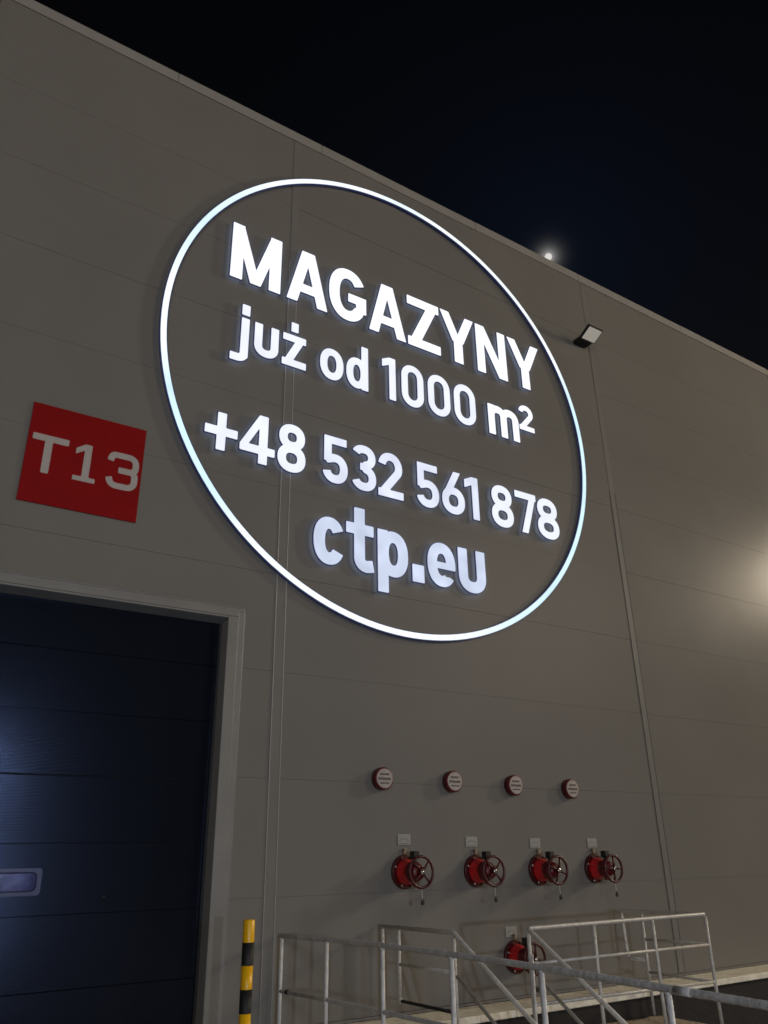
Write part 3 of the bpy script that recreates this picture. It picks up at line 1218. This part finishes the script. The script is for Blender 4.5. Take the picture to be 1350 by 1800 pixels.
top = [(-.06, .968), (-.5, .985), (-1.1, .998), (-1.8, 1.008), (-2.5, 1.014), (-3.2, 1.014), (-3.9, 1.007), (-4.5, .997), (-5.2, .984), (-6.0, .98), (-7.0, .98), (-8.2, .98)]
bm = bmesh.new()
tube(bm, [(X, y_, z_ - .004) for y_, z_ in top], TR, 16)
gpart(done('top_rail', bm, M_galvold), gr, G0)
bm = bmesh.new()
tube(bm, [(X, y_, z_) for y_, z_ in ((-.09, .510), (-1.0, .538), (-1.9, .557), (-2.7, .570), (-4.6, .56), (-6.4, .55), (-8.1, .55))], .0165, 14)
gpart(done('middle_rail', bm, M_galvold), gr, G0)
for y_ in (-.09, -.97, -1.86, -2.75, -3.655, -4.60, -5.55, -6.5, -7.45, -8.1):
    bm = bmesh.new()
    zt = np.interp(-y_, [-a for a, b in top], [b for a, b in top]) - TR
    tube(bm, wobble([(X, y_, 0.03), (X, y_, zt)], .003, int(-y_ * 100)), PR, 12)
    box(bm, X - .05, X + .05, y_ - .05, y_ + .05, .0305, .042)
    tube(bm, [(X, y_, zt - .008), (X, y_, zt + .004)], PR * 1.2, 12)
    gpart(done('post', bm, M_galvold), gr, G0)
for y_, z_, r_, l_, m_ in ((-4.70, .9895, TR + .0018, .05, M_galvold), (-.24, .515, .0195, .025, M_rubber)):
    bm = bmesh.new()
    tube(bm, [(X, y_ - l_, z_), (X, y_ + l_, z_)], r_, 16)
    gpart(done('sleeve' if m_ is M_galvold else 'black_tape', bm, m_), gr, G0)

# ------------------------------------------------------------------ platform, steps and their railings
bm = bmesh.new()
rnd = random.Random(11)
far = [(x_ / 20, -.60 + rnd.uniform(-.05, .05)) for x_ in range(100, 169, 3)]
outline = [(4.95, -1.56), (8.43, -1.56), (8.43, -.64)] + [(a, b) for a, b in far[::-1]] + [(4.95, -.6)]
fv = [bm.verts.new((a, b, -.075)) for a, b in outline]
bv = [bm.verts.new((a, b, -.21)) for a, b in outline]
bm.faces.new(fv)
bm.faces.new(bv[::-1])
for j in range(len(fv)):
    bm.faces.new([fv[j], fv[(j + 1) % len(fv)], bv[(j + 1) % len(fv)], bv[j]])
plat = done('platform', bm, M_dirt)
tag(plat, kind='structure')
bm = bmesh.new()
for x_, y_ in ((5.1, -1.4), (8.25, -1.4), (5.1, -.8), (8.25, -.8)):
    box(bm, x_ - .1, x_ + .1, y_ - .1, y_ + .1, -1.2, -.2102)
tag(done('platform_piers', bm, M_conc), kind='structure')

st = empty('steps', (5.375, -1.56, -.08))
tag(st, 'short flight of steel steps leading down from the platform between two sloping handrails', 'steps')
B0 = st.location.copy()
for k in range(6):
    bm = bmesh.new()
    y_ = -1.60 - k * .33
    z_ = -.26 - k * .19
    for j in range(6):
        box(bm, 5.05, 5.70, y_ - .045 * j - .035, y_ - .045 * j, z_ - .03, z_)
    gpart(done('tread', bm, M_galv), st, B0)
for x_ in (5.0, 5.75):
    bm = bmesh.new()
    hexa(bm, [(x_ - .02, -1.565, -.40), (x_ + .02, -1.565, -.40), (x_ + .02, -1.565, -.10), (x_ - .02, -1.565, -.10),
              (x_ - .02, -3.35, -1.2), (x_ + .02, -3.35, -1.2), (x_ + .02, -3.45, -1.12), (x_ - .02, -3.45, -1.12)])
    gpart(done('stringer', bm, M_galv), st, B0)

# left platform railing (x = 5.0): level part by the wall, then sloping down the steps
rl = empty('handrail', (5.0, -1.29, 0))
tag(rl, 'left galvanised railing of the platform, short level part then sloping down the steps', 'railing', 'tubular railings of the platform')
B1 = rl.location.copy()
X = 5.0


def run(name, pts, r, par, base, seed=0, m=None, n=12):
    bm = bmesh.new()
    tube(bm, pts, r, n)
    return gpart(done(name, bm, m or M_galv), par, base)


run('top_rail', bent([(X, -.06, .985), (X, -1.29, 1.0), (X, -3.35, -.215)], .03, 4), TR, rl, B1)
run('middle_rail', [(X, -1.32, .652), (X, -3.32, -.60)], .0165, rl, B1)
run('middle_rail', [(X, -.40, .67), (X, -1.27, .675)], .0150, rl, B1)
run('bottom_rail', [(X, -.40, .36), (X, -1.27, .365)], .0150, rl, B1, m=M_blackp)
for y_, zb in ((-.095, -.07), (-.39, .36), (-1.29, -.07)):
    run('post', wobble([(X, y_, zb if y_ != -.095 else -1.2), (X, y_, .97)], .003, int(y_ * 77)), PR, rl, B1)
run('post', [(X, -3.33, -1.2), (X, -3.33, -.22)], PR, rl, B1)
bm = bmesh.new()
tube(bm, [(X, -.385, .342), (X, -.42, .372)], .019, 10)
gpart(done('end_cap', bm, M_galv), rl, B1)

# right platform railing: sloping beside the steps, along the platform, back to the wall
rr = empty('handrail', (7.0, -1.47, 0))
tag(rr, 'wide galvanised railing around the right end of the platform with three level bars', 'railing', 'tubular railings of the platform')
B2 = rr.location.copy()
run('top_rail', bent([(5.75, -3.45, -.17), (5.75, -1.475, 1.0), (8.405, -1.475, 1.0), (8.405, -.265, .985), (8.405, -.29, .48), (8.405, -.56, .475)], .032, 4), TR, rr, B2)
run('middle_rail', [(5.75, -3.42, -.55), (5.75, -1.60, .585)], .0165, rr, B2)
run('middle_rail', bent([(5.77, -1.475, .708), (8.385, -1.475, .70)], .03), .0150, rr, B2)
run('middle_rail', [(8.405, -1.455, .70), (8.405, -.59, .695)], .0150, rr, B2)
run('bottom_rail', [(5.77, -1.475, .378), (8.385, -1.475, .345)], .0160, rr, B2)
run('bottom_rail', [(8.405, -1.455, .34), (8.405, -.59, .355)], .0150, rr, B2)
for x_ in (5.75, 6.63, 7.515, 8.405):
    run('post', wobble([(x_, -1.475, -.075), (x_, -1.475, .982)], .003, int(x_ * 31)), PR, rr, B2)
    bm = bmesh.new()
    box(bm, x_ - .05, x_ + .05, -1.525, -1.425, -.0745, -.064)
    gpart(done('base_plate', bm, M_galv), rr, B2)
run('post', [(8.405, -.575, -.075), (8.405, -.575, .96)], PR, rr, B2)
run('post', [(5.75, -3.43, -1.2), (5.75, -3.43, -.18)], PR, rr, B2)
run('post', bent([(5.66, -1.60, .80), (5.66, -1.585, .22), (5.66, -1.75, .02), (5.66, -1.75, -.3)], .06), .014, rr, B2)
for z_ in (.70, .36):
    bm = bmesh.new()
    tube(bm, [(8.375, -.575, z_), (8.36, -.575, z_)], .014, 10)
    gpart(done('end_cap', bm, M_chrome), rr, B2)

# ------------------------------------------------------------------ foundation ledge along the wall foot
bm = bmesh.new()
rnd = random.Random(4)
x_ = YARD_X + .002
while x_ < X1:
    x2 = min(X1, x_ + 2.4)
    zt = .163 + rnd.uniform(-.002, .002)
    box(bm, x_, x2 - .006, -.50, -.0215, .095, zt)
    x_ = x2
tag(done('foundation_ledge', bm, M_conc, bevel=.01), kind='structure')
bm = bmesh.new()
box(bm, YARD_X + .002, X1, -.47, .021, -1.2, .0948)
tag(done('foundation_wall', bm, M_bitu), kind='structure')

# ------------------------------------------------------------------ door window and lock
DS = [o for o in door_m.children]
bm = bmesh.new()


def rrect(x0, x1, z0, z1, r, y_, n=6):
    P = []
    for cx, cz, a0 in ((x1 - r, z1 - r, 0), (x0 + r, z1 - r, 90), (x0 + r, z0 + r, 180), (x1 - r, z0 + r, 270)):
        for k in range(n + 1):
            a = R_(a0 + 90 * k / n)
            P.append((cx + r * math.cos(a), y_, cz + r * math.sin(a)))
    return P


M_pane = mat('reflection_tinted_pane', (0.07, 0.08, 0.24), 0.15, spec=0.7, noise=0.5, nscale=7)  # blue mottled colour stands in for blurred reflections
M_pframe = mat('reflection_tinted_frame', (0.05, 0.055, 0.14), 0.35, noise=0.3, nscale=6)  # frame tinted blue to blend with the painted reflections
for xw in (1.008,):
    loops = [rrect(xw, xw + .615, 1.392, 1.605, .028, FD - .018), rrect(xw + .035, xw + .58, 1.42, 1.577, .045, FD - .018),
             rrect(xw + .045, xw + .57, 1.432, 1.565, .045, FD - .006)]
    L = [[bm.verts.new(p) for p in lp] for lp in loops]
    bk = [bm.verts.new((p[0], FD + .001, p[2])) for p in loops[0]]
    n = len(bk)
    for a, b in ((bk, L[0]), (L[0], L[1]), (L[1], L[2])):
        for j in range(n):
            bm.faces.new([a[j], a[(j + 1) % n], b[(j + 1) % n], b[j]])
    f = bm.faces.new(L[2])
    f.material_index = 1
wn = done('door_window', bm, [M_pframe, M_pane])
wn.parent = door_m
bm = bmesh.new()
lathe_y(bm, [(FD - .001, .013), (FD - .006, .012), (FD - .008, .006)], 2.17, 1.36, 14)
lk = done('door_lock', bm, M_blackp)
lk.parent = door_m

# ------------------------------------------------------------------ moon
bm = bmesh.new()
bmesh.ops.create_icosphere(bm, subdivisions=4, radius=3.3)
moon = done('moon', bm, emission('moonlit_disc', (1.0, 0.965, 0.90), 0.72, 0.0))
moon.location = Vector((0, -7.8, 1.65)) + MOON * 800
tag(moon, 'small bright moon just rising over the roof edge above the floodlight', 'moon')
